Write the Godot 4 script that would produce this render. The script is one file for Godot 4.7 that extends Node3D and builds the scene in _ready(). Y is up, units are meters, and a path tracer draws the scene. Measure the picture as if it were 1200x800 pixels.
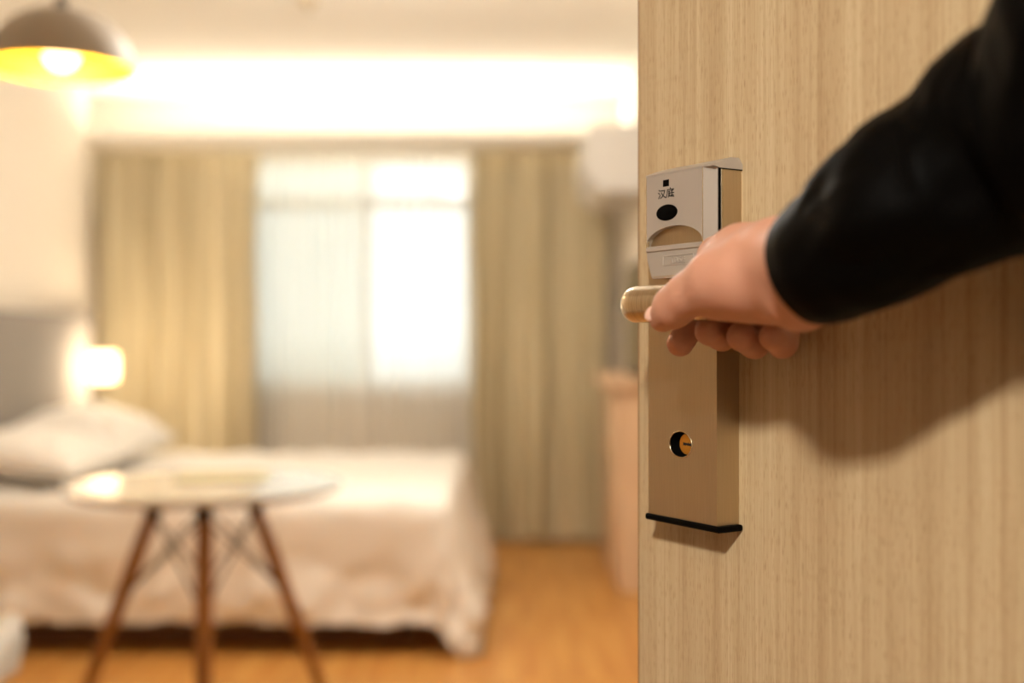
extends Node3D

const F := 1400.0            # focal length in pixels of the 1200 x 800 frame
const EYE_Y := 1.05

# ---------------------------------------------------------------- geometry helper
class Geo:
	var v := PackedVector3Array()
	var n := PackedVector3Array()
	var ix := PackedInt32Array()

	# adds triangles; closed shapes are turned outwards by themselves; edges sharper than `angle` stay sharp
	func add(p: PackedVector3Array, t: PackedInt32Array, angle := 40.0, closed := true, flip := false) -> void:
		var c := Vector3.ZERO
		for q in p: c += q
		c /= maxf(1.0, p.size())
		var vol := 0.0
		if closed:
			for i in range(0, t.size(), 3):
				vol += (p[t[i]] - c).dot((p[t[i + 1]] - c).cross(p[t[i + 2]] - c))
		var swap: bool = vol > 0.0 if closed else flip
		var fn := PackedVector3Array()
		var tt := PackedInt32Array()
		for i in range(0, t.size(), 3):
			var a := t[i]
			var b := t[i + 1]
			var d := t[i + 2]
			if swap:
				var k := b
				b = d
				d = k
			var nn := (p[d] - p[a]).cross(p[b] - p[a])
			if nn.length_squared() < 1e-24:
				continue
			tt.append_array([a, b, d])
			fn.append(nn)
		if angle >= 179.0:
			var base := v.size()
			var acc := PackedVector3Array()
			acc.resize(p.size())
			for f in fn.size():
				for k in 3:
					acc[tt[f * 3 + k]] += fn[f]
			for i in p.size():
				v.append(p[i])
				n.append(acc[i].normalized() if acc[i].length_squared() > 0.0 else Vector3.UP)
			for k in tt: ix.append(base + k)
			return
		var around := []
		around.resize(p.size())
		for i in p.size(): around[i] = PackedInt32Array()
		for f in fn.size():
			for k in 3:
				var arr: PackedInt32Array = around[tt[f * 3 + k]]
				arr.append(f)
				around[tt[f * 3 + k]] = arr
		var lim := cos(deg_to_rad(angle))
		for f in fn.size():
			var me := fn[f].normalized()
			for k in 3:
				var sum := Vector3.ZERO
				for g in around[tt[f * 3 + k]]:
					if fn[g].normalized().dot(me) >= lim:
						sum += fn[g]
				v.append(p[tt[f * 3 + k]])
				n.append(sum.normalized())
				ix.append(v.size() - 1)

	func face(pts: Array, outward: Vector3) -> void:
		var nn: Vector3 = (pts[2] - pts[0]).cross(pts[1] - pts[0])
		var keep := nn.dot(outward) > 0.0
		var base := v.size()
		var dir := (nn if keep else -nn).normalized()
		for q in pts:
			v.append(q)
			n.append(dir)
		for i in range(1, pts.size() - 1):
			if keep: ix.append_array([base, base + i, base + i + 1])
			else: ix.append_array([base, base + i + 1, base + i])

	# a box with chamfered edges
	func box(c: Vector3, s: Vector3, bevel := 0.0, b := Basis.IDENTITY) -> void:
		var h := s / 2.0
		var e := minf(bevel, minf(h.x, minf(h.y, h.z)) * 0.9)
		var pt := func(sx: int, sy: int, sz: int, ax: int) -> Vector3:
			var q := Vector3(sx * (h.x - (0.0 if ax == 0 else e)), sy * (h.y - (0.0 if ax == 1 else e)), sz * (h.z - (0.0 if ax == 2 else e)))
			return c + b * q
		var S := [-1, 1]
		for s1 in S:
			face([pt.call(s1, -1, -1, 0), pt.call(s1, 1, -1, 0), pt.call(s1, 1, 1, 0), pt.call(s1, -1, 1, 0)], b * Vector3(s1, 0, 0))
			face([pt.call(-1, s1, -1, 1), pt.call(1, s1, -1, 1), pt.call(1, s1, 1, 1), pt.call(-1, s1, 1, 1)], b * Vector3(0, s1, 0))
			face([pt.call(-1, -1, s1, 2), pt.call(1, -1, s1, 2), pt.call(1, 1, s1, 2), pt.call(-1, 1, s1, 2)], b * Vector3(0, 0, s1))
		if e <= 0.0:
			return
		for s1 in S:
			for s2 in S:
				face([pt.call(s1, s2, -1, 0), pt.call(s1, s2, -1, 1), pt.call(s1, s2, 1, 1), pt.call(s1, s2, 1, 0)], b * Vector3(s1, s2, 0))
				face([pt.call(s1, -1, s2, 0), pt.call(s1, -1, s2, 2), pt.call(s1, 1, s2, 2), pt.call(s1, 1, s2, 0)], b * Vector3(s1, 0, s2))
				face([pt.call(-1, s1, s2, 1), pt.call(-1, s1, s2, 2), pt.call(1, s1, s2, 2), pt.call(1, s1, s2, 1)], b * Vector3(0, s1, s2))
				for s3 in S:
					face([pt.call(s1, s2, s3, 0), pt.call(s1, s2, s3, 1), pt.call(s1, s2, s3, 2)], b * Vector3(s1, s2, s3))

	# closed profile of (radius, height) turned about y
	func lathe(prof: Array, seg: int, at := Transform3D.IDENTITY, angle := 40.0, ring := false) -> void:
		var p := PackedVector3Array()
		var t := PackedInt32Array()
		var m := prof.size()
		for i in m:
			for k in seg:
				var a := TAU * k / seg
				p.append(at * Vector3(prof[i].x * cos(a), prof[i].y, prof[i].x * sin(a)))
		for i in (m if ring else m - 1):
			var j := (i + 1) % m
			for k in seg:
				var l := (k + 1) % seg
				t.append_array([i * seg + k, i * seg + l, j * seg + l, i * seg + k, j * seg + l, j * seg + k])
		add(p, t, angle)

	# a tube along a path; radii are numbers or Vector2 (across, along `up`)
	func tube(path: Array, radii: Array, seg := 12, up := Vector3.UP, angle := 50.0) -> void:
		var p := PackedVector3Array()
		var t := PackedInt32Array()
		var m := path.size()
		for i in m:
			var d: Vector3 = (path[mini(i + 1, m - 1)] - path[maxi(i - 1, 0)]).normalized()
			var side := d.cross(up)
			side = side.normalized() if side.length() > 0.01 else d.cross(Vector3(0.3, 0.1, 0.9)).normalized()
			var over := side.cross(d).normalized()
			var r = radii[mini(i, radii.size() - 1)]
			var ra: float = r.x if r is Vector2 else r
			var rb: float = r.y if r is Vector2 else r
			for k in seg:
				var a := TAU * k / seg
				p.append(path[i] + side * cos(a) * ra + over * sin(a) * rb)
		for i in m - 1:
			for k in seg:
				var l := (k + 1) % seg
				t.append_array([i * seg + k, i * seg + l, (i + 1) * seg + l, i * seg + k, (i + 1) * seg + l, (i + 1) * seg + k])
		for e in [0, m - 1]:
			p.append(path[e])
			for k in seg:
				var l := (k + 1) % seg
				if e == 0: t.append_array([p.size() - 1, l, k])
				else: t.append_array([p.size() - 1, e * seg + k, e * seg + l])
		add(p, t, angle)

	# a cloth-like sheet from rows of points, given thickness (0 = a single sheet)
	func sheet(rows: Array, thick: float, angle := 180.0) -> void:
		var R := rows.size()
		var C: int = rows[0].size()
		var p := PackedVector3Array()
		for r in rows:
			for q in r: p.append(q)
		var t := PackedInt32Array()
		for i in R - 1:
			for j in C - 1:
				t.append_array([i * C + j, i * C + j + 1, (i + 1) * C + j + 1, i * C + j, (i + 1) * C + j + 1, (i + 1) * C + j])
		if thick <= 0.0:
			add(p, t, angle, false)
			return
		var acc := PackedVector3Array()
		acc.resize(p.size())
		for i in range(0, t.size(), 3):
			var nn := (p[t[i + 2]] - p[t[i]]).cross(p[t[i + 1]] - p[t[i]])
			for k in 3: acc[t[i + k]] += nn
		var N := R * C
		var front := t.duplicate()
		for i in N: p.append(p[i] - acc[i].normalized() * thick)
		for i in range(0, front.size(), 3):
			t.append_array([N + front[i], N + front[i + 2], N + front[i + 1]])
		var rim := PackedInt32Array()
		for j in C: rim.append(j)
		for i in range(1, R): rim.append(i * C + C - 1)
		for j in range(C - 2, -1, -1): rim.append((R - 1) * C + j)
		for i in range(R - 2, 0, -1): rim.append(i * C)
		for k in rim.size():
			var a := rim[k]
			var b := rim[(k + 1) % rim.size()]
			t.append_array([a, N + b, b, a, N + a, N + b])
		# front faces come first and keep their direction: normal = (c-a)x(b-a)
		add(p, t, 60.0 if angle >= 179.0 else angle, false, false)

	# polygon in (x, y) pushed out along z from z0 to z1
	func prism(poly: PackedVector2Array, z0: float, z1: float, at := Transform3D.IDENTITY, angle := 30.0) -> void:
		var tri := Geometry2D.triangulate_polygon(poly)
		var m := poly.size()
		var p := PackedVector3Array()
		var t := PackedInt32Array()
		for z in [z0, z1]:
			for q in poly: p.append(at * Vector3(q.x, q.y, z))
		for i in range(0, tri.size(), 3):
			t.append_array([tri[i], tri[i + 1], tri[i + 2], m + tri[i], m + tri[i + 2], m + tri[i + 1]])
		var ccw := not Geometry2D.is_polygon_clockwise(poly)
		var a0 := poly[tri[0]]
		var tri_ccw := (poly[tri[1]] - a0).cross(poly[tri[2]] - a0) > 0.0
		for i in m:
			var j := (i + 1) % m
			# walls wound to agree with the cap at z0
			if tri_ccw == ccw: t.append_array([i, m + j, j, i, m + i, m + j])
			else: t.append_array([i, j, m + j, i, m + j, m + i])
		add(p, t, angle)

	func mesh() -> ArrayMesh:
		var a := []
		a.resize(Mesh.ARRAY_MAX)
		a[Mesh.ARRAY_VERTEX] = v
		a[Mesh.ARRAY_NORMAL] = n
		a[Mesh.ARRAY_INDEX] = ix
		var m := ArrayMesh.new()
		m.add_surface_from_arrays(Mesh.PRIMITIVE_TRIANGLES, a)
		return m

# ---------------------------------------------------------------- scene helpers
var M := {}
var taken := {}

func P(px: float, py: float, d: float) -> Vector3:
	return Vector3((px - 600.0) * d / F, EYE_Y - (py - 400.0) * d / F, -d)

func numbered(called: String) -> String:
	if not taken.has(called):
		taken[called] = 0
		return called
	taken[called] += 1
	return "%s_%03d" % [called, taken[called]]

func obj(called: String, g, m: Material, parent: Node3D = null) -> MeshInstance3D:
	var o := MeshInstance3D.new()
	o.mesh = g.mesh() if g is Geo else g
	o.material_override = m
	o.cast_shadow = GeometryInstance3D.SHADOW_CASTING_SETTING_ON
	if parent == null:
		o.name = numbered(called)
		add_child(o)
	else:
		o.name = called
		parent.add_child(o, true)
	return o

func base(called: String, at: Vector3, turn := 0.0) -> Node3D:
	var o := Node3D.new()
	o.name = numbered(called)
	add_child(o)
	o.position = at
	o.rotation.y = turn
	return o

func part(called: String, parent: Node3D) -> Node3D:
	var o := Node3D.new()
	o.name = called
	parent.add_child(o, true)
	return o

func tag(o: Node, label: String, category: String, group := "", kind := "") -> void:
	if label: o.set_meta("label", label)
	if category: o.set_meta("category", category)
	if group: o.set_meta("group", group)
	if kind: o.set_meta("kind", kind)

func struct(called: String, g, m: Material, label: String, category: String) -> MeshInstance3D:
	var o := obj(called, g, m)
	tag(o, label, category, "", "structure")
	return o

func boxed(c: Vector3, s: Vector3, bevel := 0.0) -> Geo:
	var g := Geo.new()
	g.box(c, s, bevel)
	return g

# a box between two corners given as x0,x1, y0,y1, depth0,depth1 (depth runs along -z)
func slab(g: Geo, x0: float, x1: float, y0: float, y1: float, d0: float, d1: float, bevel := 0.0) -> void:
	g.box(Vector3((x0 + x1) / 2, (y0 + y1) / 2, -(d0 + d1) / 2), Vector3(absf(x1 - x0), absf(y1 - y0), absf(d1 - d0)), bevel)

# ---------------------------------------------------------------- materials
func mat(c: Color, rough := 0.6, metal := 0.0) -> StandardMaterial3D:
	var m := StandardMaterial3D.new()
	m.albedo_color = c
	m.roughness = rough
	m.metallic = metal
	return m

func noise(freq: float, seed_: int, oct := 3, type := FastNoiseLite.TYPE_SIMPLEX_SMOOTH) -> FastNoiseLite:
	var f := FastNoiseLite.new()
	f.noise_type = type
	f.frequency = freq
	f.seed = seed_
	f.fractal_octaves = oct
	return f

# seamless noise pulled into streaks: w x h pixels, made from a w x small picture
func streaks(w: int, h: int, small: int, freq: float, seed_: int) -> PackedByteArray:
	var im := noise(freq, seed_, 3).get_seamless_image(w, small)
	im.resize(w, h, Image.INTERPOLATE_CUBIC)
	im.convert(Image.FORMAT_L8)
	return im.get_data()

func wood_door_image() -> Image:
	var w := 2048
	var h := 1024
	var fine := streaks(w, h, 20, 0.42, 3)
	var mid := streaks(w, h, 8, 0.07, 7)
	var broad := streaks(w, h, 6, 0.012, 11)
	var pores := streaks(w, h, 160, 0.5, 19)
	var rng := RandomNumberGenerator.new()
	rng.seed = 5
	# single darker growth lines that run the whole height
	var line := PackedFloat32Array()
	line.resize(w)
	var x := 20
	while x < w - 8:
		var depth := rng.randf_range(0.04, 0.20) if rng.randf() > 0.12 else 0.32
		var wide := rng.randf_range(1.0, 5.0) if depth < 0.3 else 1.3
		for k in range(-12, 13):
			line[(x + k) % w] = maxf(line[(x + k) % w], depth * exp(-k * k / (2.0 * wide * wide)))
		x += rng.randi_range(16, 75)
	var light := Color(0.77, 0.690, 0.550)
	var dark := Color(0.62, 0.51, 0.37)
	var out := PackedByteArray()
	out.resize(w * h * 3)
	for y in h:
		for c in w:
			var i := y * w + c
			var t := 0.30 + (fine[i] - 128) / 128.0 * 0.32 + (mid[i] - 128) / 128.0 * 0.20 + (broad[i] - 128) / 128.0 * 0.22 + line[c] * 1.25
			if pores[i] > 168: t += (pores[i] - 168) / 87.0 * 1.3
			t = clampf(t, 0.0, 1.15)
			out[i * 3] = int(255 * (light.r + (dark.r - light.r) * t))
			out[i * 3 + 1] = int(255 * (light.g + (dark.g - light.g) * t))
			out[i * 3 + 2] = int(255 * (light.b + (dark.b - light.b) * t))
	return Image.create_from_data(w, h, false, Image.FORMAT_RGB8, out)

func two_tone(w: int, h: int, small: int, freq: float, seed_: int, a: Color, b: Color) -> ImageTexture:
	var s := streaks(w, h, small, freq, seed_)
	var out := PackedByteArray()
	out.resize(w * h * 3)
	for i in w * h:
		var t := clampf((s[i] - 60) / 135.0, 0.0, 1.0)
		var c := a.lerp(b, t)
		out[i * 3] = c.r8
		out[i * 3 + 1] = c.g8
		out[i * 3 + 2] = c.b8
	return ImageTexture.create_from_image(Image.create_from_data(w, h, false, Image.FORMAT_RGB8, out))

func tri(m: StandardMaterial3D, tex: Texture2D, scale: Vector3, offset := Vector3.ZERO) -> StandardMaterial3D:
	m.albedo_texture = tex
	m.uv1_triplanar = true
	m.uv1_triplanar_sharpness = 8.0
	m.uv1_scale = scale
	m.uv1_offset = offset
	return m

func bumped(m: StandardMaterial3D, freq: float, cm: float, scale: float, seed_: int) -> StandardMaterial3D:
	var t := NoiseTexture2D.new()
	t.width = 256
	t.height = 256
	t.seamless = true
	t.noise = noise(freq, seed_, 3)
	m.heightmap_enabled = true
	m.heightmap_texture = t
	m.heightmap_scale = cm
	m.uv1_triplanar = true
	m.uv1_scale = Vector3.ONE * scale
	return m

func glow(c: Color, e: float) -> StandardMaterial3D:
	var m := mat(c, 0.5)
	m.emission_enabled = true
	m.emission = c
	m.emission_energy_multiplier = e
	return m

func make_materials() -> void:
	M.wall = bumped(mat(Color(0.90, 0.86, 0.80), 0.85), 0.05, 0.02, 3.0, 2)
	M.ceiling = mat(Color(0.92, 0.90, 0.86), 0.9)
	M.trim = mat(Color(0.90, 0.88, 0.84), 0.6)
	M.floor = tri(mat(Color.WHITE, 0.38), two_tone(256, 512, 16, 0.05, 23, Color(0.73, 0.50, 0.24), Color(0.81, 0.60, 0.32)), Vector3(1.2, 1.2, 1.2))
	M.carpet = mat(Color(0.26, 0.20, 0.16), 0.95)
	M.paper_wall = mat(Color(0.42, 0.35, 0.28), 0.8)
	var wood := ImageTexture.create_from_image(wood_door_image())
	M.door = tri(mat(Color.WHITE, 0.42), wood, Vector3(1.0 / 0.84, 1.0, 1.0 / 0.84), Vector3(0.1, 0.45, 0.3))
	M.door_edge = mat(Color(0.50, 0.36, 0.20), 0.5)
	var brushed := two_tone(256, 512, 12, 0.30, 31, Color(0.81, 0.765, 0.69), Color(0.845, 0.80, 0.72))
	M.nickel = tri(mat(Color(0.90, 0.86, 0.79), 0.42, 1.0), brushed, Vector3(30, 5, 30))
	M.cover = mat(Color(0.71, 0.675, 0.635), 0.42, 0.45)
	M.lever = tri(mat(Color(0.94, 0.92, 0.88), 0.26, 1.0), two_tone(256, 256, 10, 0.25, 37, Color(0.80, 0.75, 0.66), Color(0.92, 0.87, 0.78)), Vector3(14, 14, 14))
	M.black = mat(Color(0.02, 0.018, 0.016), 0.45)
	M.black.metallic_specular = 0.12
	M.print = mat(Color(0.06, 0.05, 0.04), 0.7)
	M.brass = mat(Color(0.86, 0.64, 0.28), 0.32, 1.0)
	M.skin = bumped(mat(Color(0.755, 0.545, 0.445), 0.58), 0.08, 0.012, 22.0, 41)
	M.skin.subsurf_scatter_enabled = true
	M.skin.subsurf_scatter_strength = 0.05
	M.nail = mat(Color(0.90, 0.72, 0.64), 0.22)
	M.leather = bumped(mat(Color(0.020, 0.016, 0.013), 0.5), 0.12, 0.02, 9.0, 43)
	M.leather.metallic_specular = 0.13
	M.cotton = bumped(mat(Color(0.93, 0.91, 0.88), 0.9), 0.04, 0.15, 2.0, 47)
	M.drape = tri(mat(Color.WHITE, 0.85), two_tone(256, 64, 4, 0.15, 53, Color(0.83, 0.78, 0.65), Color(0.91, 0.86, 0.74)), Vector3(2.5, 1, 2.5))
	M.sheer = mat(Color(0.95, 0.94, 0.92, 0.62), 0.9)
	M.sheer.transparency = BaseMaterial3D.TRANSPARENCY_ALPHA
	M.sheer.backlight_enabled = true
	M.sheer.backlight = Color(0.9, 0.9, 0.88)
	M.plinth = mat(Color(0.44, 0.30, 0.18), 0.5)
	M.headboard = bumped(mat(Color(0.56, 0.53, 0.50), 0.95), 0.1, 0.05, 8.0, 59)
	M.white_gloss = mat(Color(0.80, 0.79, 0.77), 0.10)
	M.beech = tri(mat(Color.WHITE, 0.45), two_tone(128, 256, 16, 0.08, 61, Color(0.60, 0.38, 0.13), Color(0.68, 0.46, 0.19)), Vector3(6, 2, 6))
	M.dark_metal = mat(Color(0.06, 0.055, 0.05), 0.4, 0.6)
	M.shell = mat(Color(0.80, 0.80, 0.79), 0.4)
	M.lamp_grey = mat(Color(0.74, 0.70, 0.64), 0.55)
	M.lamp_gold = mat(Color(0.96, 0.78, 0.12), 0.5)
	M.bulb = glow(Color(1.0, 0.86, 0.62), 9.0)
	M.sconce = glow(Color(1.0, 0.84, 0.62), 7.0)
	M.led = glow(Color(1.0, 0.88, 0.70), 6.0)
	M.corridor = glow(Color(1.0, 0.84, 0.62), 6.0)
	M.plastic = mat(Color(0.78, 0.76, 0.73), 0.4)
	M.screen = mat(Color(0.015, 0.015, 0.017), 0.12)
	M.paper = mat(Color(0.70, 0.67, 0.52), 0.6)
	M.cabinet = tri(mat(Color.WHITE, 0.5), two_tone(128, 256, 16, 0.06, 67, Color(0.80, 0.66, 0.52), Color(0.86, 0.73, 0.59)), Vector3(2, 1, 2))
	M.window_frame = mat(Color(0.93, 0.94, 0.92), 0.4)
	M.glass = mat(Color(0.85, 0.95, 0.90, 0.04), 0.03)
	M.glass.transparency = BaseMaterial3D.TRANSPARENCY_ALPHA
	M.film = mat(Color(0.80, 0.90, 0.86, 0.58), 0.05)
	M.film.transparency = BaseMaterial3D.TRANSPARENCY_ALPHA

# ---------------------------------------------------------------- door leaf frame
# door-local axes: x along the leaf towards the hinge, y up, z out of the face towards the viewer; origin on the face under the lock's middle
const SIN_A := 0.528
const COS_A := 0.8492
const DOOR_X := 0.1387
const DOOR_D := 0.8668

# pixel -> door-local (x, y) on the plane z = out
func on_door(px: float, py: float, out: float) -> Vector2:
	var k := (px - 600.0) / F
	var x0 := DOOR_X - COS_A * out
	var d0 := DOOR_D - SIN_A * out
	var s := (k * d0 - x0) / (SIN_A + COS_A * k)
	var d := d0 - COS_A * s
	return Vector2(s, EYE_Y - (py - 400.0) * d / F)

func build_door() -> void:
	var door := base("door_1", Vector3(DOOR_X, 0, -DOOR_D), -atan2(COS_A, SIN_A))
	tag(door, "light oak veneer hotel door standing half open with an electronic lock", "door", "", "structure")
	var left := on_door(747, 400, 0.0).x
	var right := (0.57 - DOOR_X) / SIN_A
	var g := Geo.new()
	g.box(Vector3((left + 0.0012 + right) / 2, 1.035, -0.0215), Vector3(right - left - 0.0012, 2.05, 0.043), 0.0008)
	obj("door_leaf", g, M.door, door)
	g = Geo.new()
	g.box(Vector3(left + 0.0006, 1.035, -0.0215), Vector3(0.0012, 2.05, 0.0425), 0.0003)
	obj("edge_band", g, M.door_edge, door)

	var lock := part("door_lock", door)
	lock.set_meta("label", "brushed nickel electronic door lock with card reader housing")
	var T := 0.0204                       # thickness of the lock plate
	var tl := on_door(760, 300, T)
	var br := on_door(840, 616.5, T)
	var bl := on_door(760, 601, T)
	var y_low := (br.y + bl.y) / 2
	var y_top := 1.168
	# plate with a real recess round the key cylinder
	var plate := CSGCombiner3D.new()
	plate.name = "lock_plate"
	var pb := CSGMesh3D.new()
	pb.name = "plate_block"
	var pg := Geo.new()
	pg.box(Vector3((tl.x + br.x) / 2, (y_low + y_top) / 2, T / 2), Vector3(br.x - tl.x, y_top - y_low, T), 0.0)
	pb.mesh = pg.mesh()
	pb.material = M.nickel
	plate.add_child(pb)
	var key := on_door(797.5, 520.5, T)
	var hole := CSGCylinder3D.new()
	hole.name = "key_recess"
	hole.operation = CSGShape3D.OPERATION_SUBTRACTION
	hole.radius = 0.0094
	hole.height = 0.020
	hole.sides = 48
	hole.smooth_faces = true
	hole.material = M.dark_metal  # darker than the plate metal: stands in for the shade inside the recess
	hole.rotation.x = PI / 2
	hole.scale = Vector3(1.32, 1, 1)
	hole.position = Vector3(key.x, key.y, T)
	plate.add_child(hole)
	lock.add_child(plate)
	# bright metal rim round the recess
	g = Geo.new()
	var rim := []
	for k in 9:
		var a := TAU * k / 8
		rim.append(Vector2(0.0094 + 0.00045 * cos(a), 0.00045 * sin(a)))
	rim.pop_back()
	g.lathe(rim, 48, Transform3D(Basis(Vector3(1.32, 0, 0), Vector3(0, 0, 1), Vector3(0, -1, 0)), Vector3(key.x, key.y, T)), 60, true)
	obj("recess_rim", g, M.lever, lock)
	# key cylinder
	var cyl := part("key_cylinder", lock)
	g = Geo.new()
	var cx := key.x + 0.0008
	g.lathe([Vector2(0, -0.003), Vector2(0.0076, -0.003), Vector2(0.0076, 0.0), Vector2(0.0071, 0.0006), Vector2(0, 0.0006)], 40, Transform3D(Basis(Vector3(1, 0, 0), Vector3(0, 0, 1), Vector3(0, -1, 0)), Vector3(cx, key.y, T - 0.0050)))
	obj("cylinder_core", g, M.brass, cyl)
	g = Geo.new()
	var zig := PackedVector2Array([Vector2(-0.0042, 0.0012), Vector2(-0.0030, 0.0012), Vector2(-0.0024, 0.0006), Vector2(-0.0012, 0.0012), Vector2(0.0, 0.0005), Vector2(0.0014, 0.0013), Vector2(0.0028, 0.0005), Vector2(0.0045, 0.0011),
		Vector2(0.0045, -0.0010), Vector2(0.0030, -0.0012), Vector2(0.0022, -0.0004), Vector2(0.0010, -0.0012), Vector2(-0.0004, -0.0004), Vector2(-0.0018, -0.0012), Vector2(-0.0030, -0.0006), Vector2(-0.0042, -0.0012)])
	for i in zig.size(): zig[i] = zig[i] + Vector2(cx + 0.0012, key.y)
	g.prism(zig, T - 0.0047, T - 0.00425)
	obj("key_slot", g, M.print, cyl)

	# black end strip under the plate
	g = Geo.new()
	var e0 := on_door(755.5, 604, 0.0225)
	var e1 := on_door(842.5, 620, 0.0225)
	g.box(Vector3((e0.x + e1.x) / 2, y_low - 0.0022, 0.0113), Vector3(e1.x - e0.x, 0.0044, 0.0226), 0.0010)
	obj("end_strip", g, M.black, lock)

	# card reader housing
	var cover := part("reader_housing", lock)
	var C0 := 0.0215
	var C1 := 0.0262
	var y_front := on_door(757, 207, C1).y
	var y_cov := on_door(764, 326.5, C1).y
	var sl := on_door(757, 300, C1).x
	var sr := on_door(823.5, 300, C1).x
	var sr2 := on_door(842, 300, 0.0212).x
	var ya := on_door(756, 290, C1).y         # where the arc meets the sides
	var yb := on_door(790, 264, C1).y         # top of the arc
	# body behind the panels
	g = Geo.new()
	g.prism(PackedVector2Array([Vector2(sl + 0.0012, y_cov + 0.001), Vector2(sl, ya), Vector2(sl, y_front), Vector2(sr2, y_front), Vector2(sr2, ya), Vector2(sr2 - 0.0015, y_cov + 0.001)]), 0.0, C0, Transform3D.IDENTITY)
	obj("housing_body", g, M.nickel, cover)
	# front panel whose lower edge is an arc
	g = Geo.new()
	var poly := PackedVector2Array([Vector2(sl, ya), Vector2(sl, y_front - 0.0008), Vector2(sl + 0.0008, y_front), Vector2(sr, y_front)])
	for k in 25:
		var u := 1.0 - k / 24.0
		var q := 2.0 * u - 1.0
		poly.append(Vector2(lerpf(sl, sr, u), ya + (yb - ya) * sqrt(maxf(0.0, 1.0 - q * q * 0.98))))
	g.prism(poly, C0, C1)
	obj("front_panel", g, M.cover, cover)
	# slanted flank on the hinge side
	g = Geo.new()
	var turn := Transform3D(Basis(Vector3(1, 0, 0), Vector3(0, 0, 1), Vector3(0, -1, 0)), Vector3.ZERO)
	g.prism(PackedVector2Array([Vector2(sr, C0), Vector2(sr, C1), Vector2(sr + 0.0006, C1 + 0.0002), Vector2(sr2, 0.0222), Vector2(sr2, C0 - 0.0006)]), -y_front, -y_cov, turn)
	obj("side_flank", g, M.cover, cover)
	g = Geo.new()
	g.box(Vector3(sr2 + 0.0003, (y_front + y_cov) / 2, 0.0206), Vector3(0.0010, y_front - y_cov, 0.0016), 0.0)
	g.box(Vector3(sr2 + 0.0003, y_front - 0.0022, 0.0105), Vector3(0.0012, 0.0007, 0.0208), 0.0)
	obj("seam", g, M.black, cover)
	g = Geo.new()
	g.tube([Vector3(sr2 + 0.0001, y_cov, 0.0186), Vector3(sr2 + 0.0001, y_front - 0.003, 0.0186)], [0.0010], 12, Vector3(0, 0, 1))
	obj("edge_bead", g, M.lever, cover)
	g = Geo.new()
	g.tube([Vector3(sr + 0.0002, ya - 0.002, C1 - 0.0002), Vector3(sr + 0.0002, y_front - 0.0006, C1 - 0.0002)], [0.0006], 10, Vector3(0, 0, 1))
	obj("edge_bead", g, M.lever, cover)
	# rounded bead down the free side
	g = Geo.new()
	g.tube([Vector3(sl + 0.0004, ya - 0.002, C1 - 0.0012), Vector3(sl + 0.0004, y_front - 0.0006, C1 - 0.0012)], [0.0013], 12, Vector3(0, 0, 1))
	obj("edge_bead", g, M.lever, cover)
	# lower lid
	g = Geo.new()
	var z_in := on_door(763, 326, C1).x
	poly = PackedVector2Array([Vector2(z_in + 0.0006, y_cov), Vector2(sl + 0.0006, lerpf(y_cov, ya, 0.62)), Vector2(sl, ya), Vector2(sr, ya), Vector2(sr, y_cov)])
	g.prism(poly, C0 - 0.001, C1 - 0.0006)
	obj("card_lid", g, M.cover, cover)
	g = Geo.new()
	g.box(Vector3((sl + sr) / 2, ya - 0.0019, C1 - 0.0005), Vector3(sr - sl, 0.0040, 0.0016), 0.0006)
	obj("lid_ridge", g, M.cover, cover)
	g = Geo.new()
	g.box(Vector3((z_in + sr) / 2 + 0.0006, y_cov + 0.0012, C1 - 0.0022), Vector3(sr - z_in, 0.0028, 0.0034), 0.0012)
	obj("lid_lip", g, M.nickel, cover)
	# sloped cap over the top
	g = Geo.new()
	var prof := PackedVector2Array([Vector2(0.0, -0.002), Vector2(0.0, 0.0015), Vector2(0.0035, 0.0060), Vector2(0.011, 0.0058), Vector2(C1 + 0.0002, 0.0005), Vector2(C1 + 0.0002, -0.0007), Vector2(0.0212, -0.002)])
	# profile (out, up) swept along the leaf
	var sweep := Transform3D(Basis(Vector3(0, 0, 1), Vector3(0, 1, 0), Vector3(-1, 0, 0)), Vector3(0, y_front, 0))
	g.prism(prof, -(sr2 + 0.0012), -sl, sweep)
	obj("top_cap", g, M.cover, cover)
	# small window, oval reader eye
	var c := on_door(780.5, 214.5, C1)
	g = Geo.new()
	g.box(Vector3(c.x, c.y, C1), Vector3(0.0066, 0.0048, 0.0006), 0.0002)
	obj("indicator_window", g, M.black, cover)
	c = on_door(781.5, 249, C1)
	g = Geo.new()
	g.lathe([Vector2(0, -0.0004), Vector2(0.0058, -0.0004), Vector2(0.0058, 0.0002), Vector2(0.0052, 0.0005), Vector2(0, 0.0006)], 40, Transform3D(Basis(Vector3(2.05, 0, 0), Vector3(0, 0, 1), Vector3(0, -1, 0)), Vector3(c.x, c.y, C1)))
	obj("reader_eye", g, M.black, cover)
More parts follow.
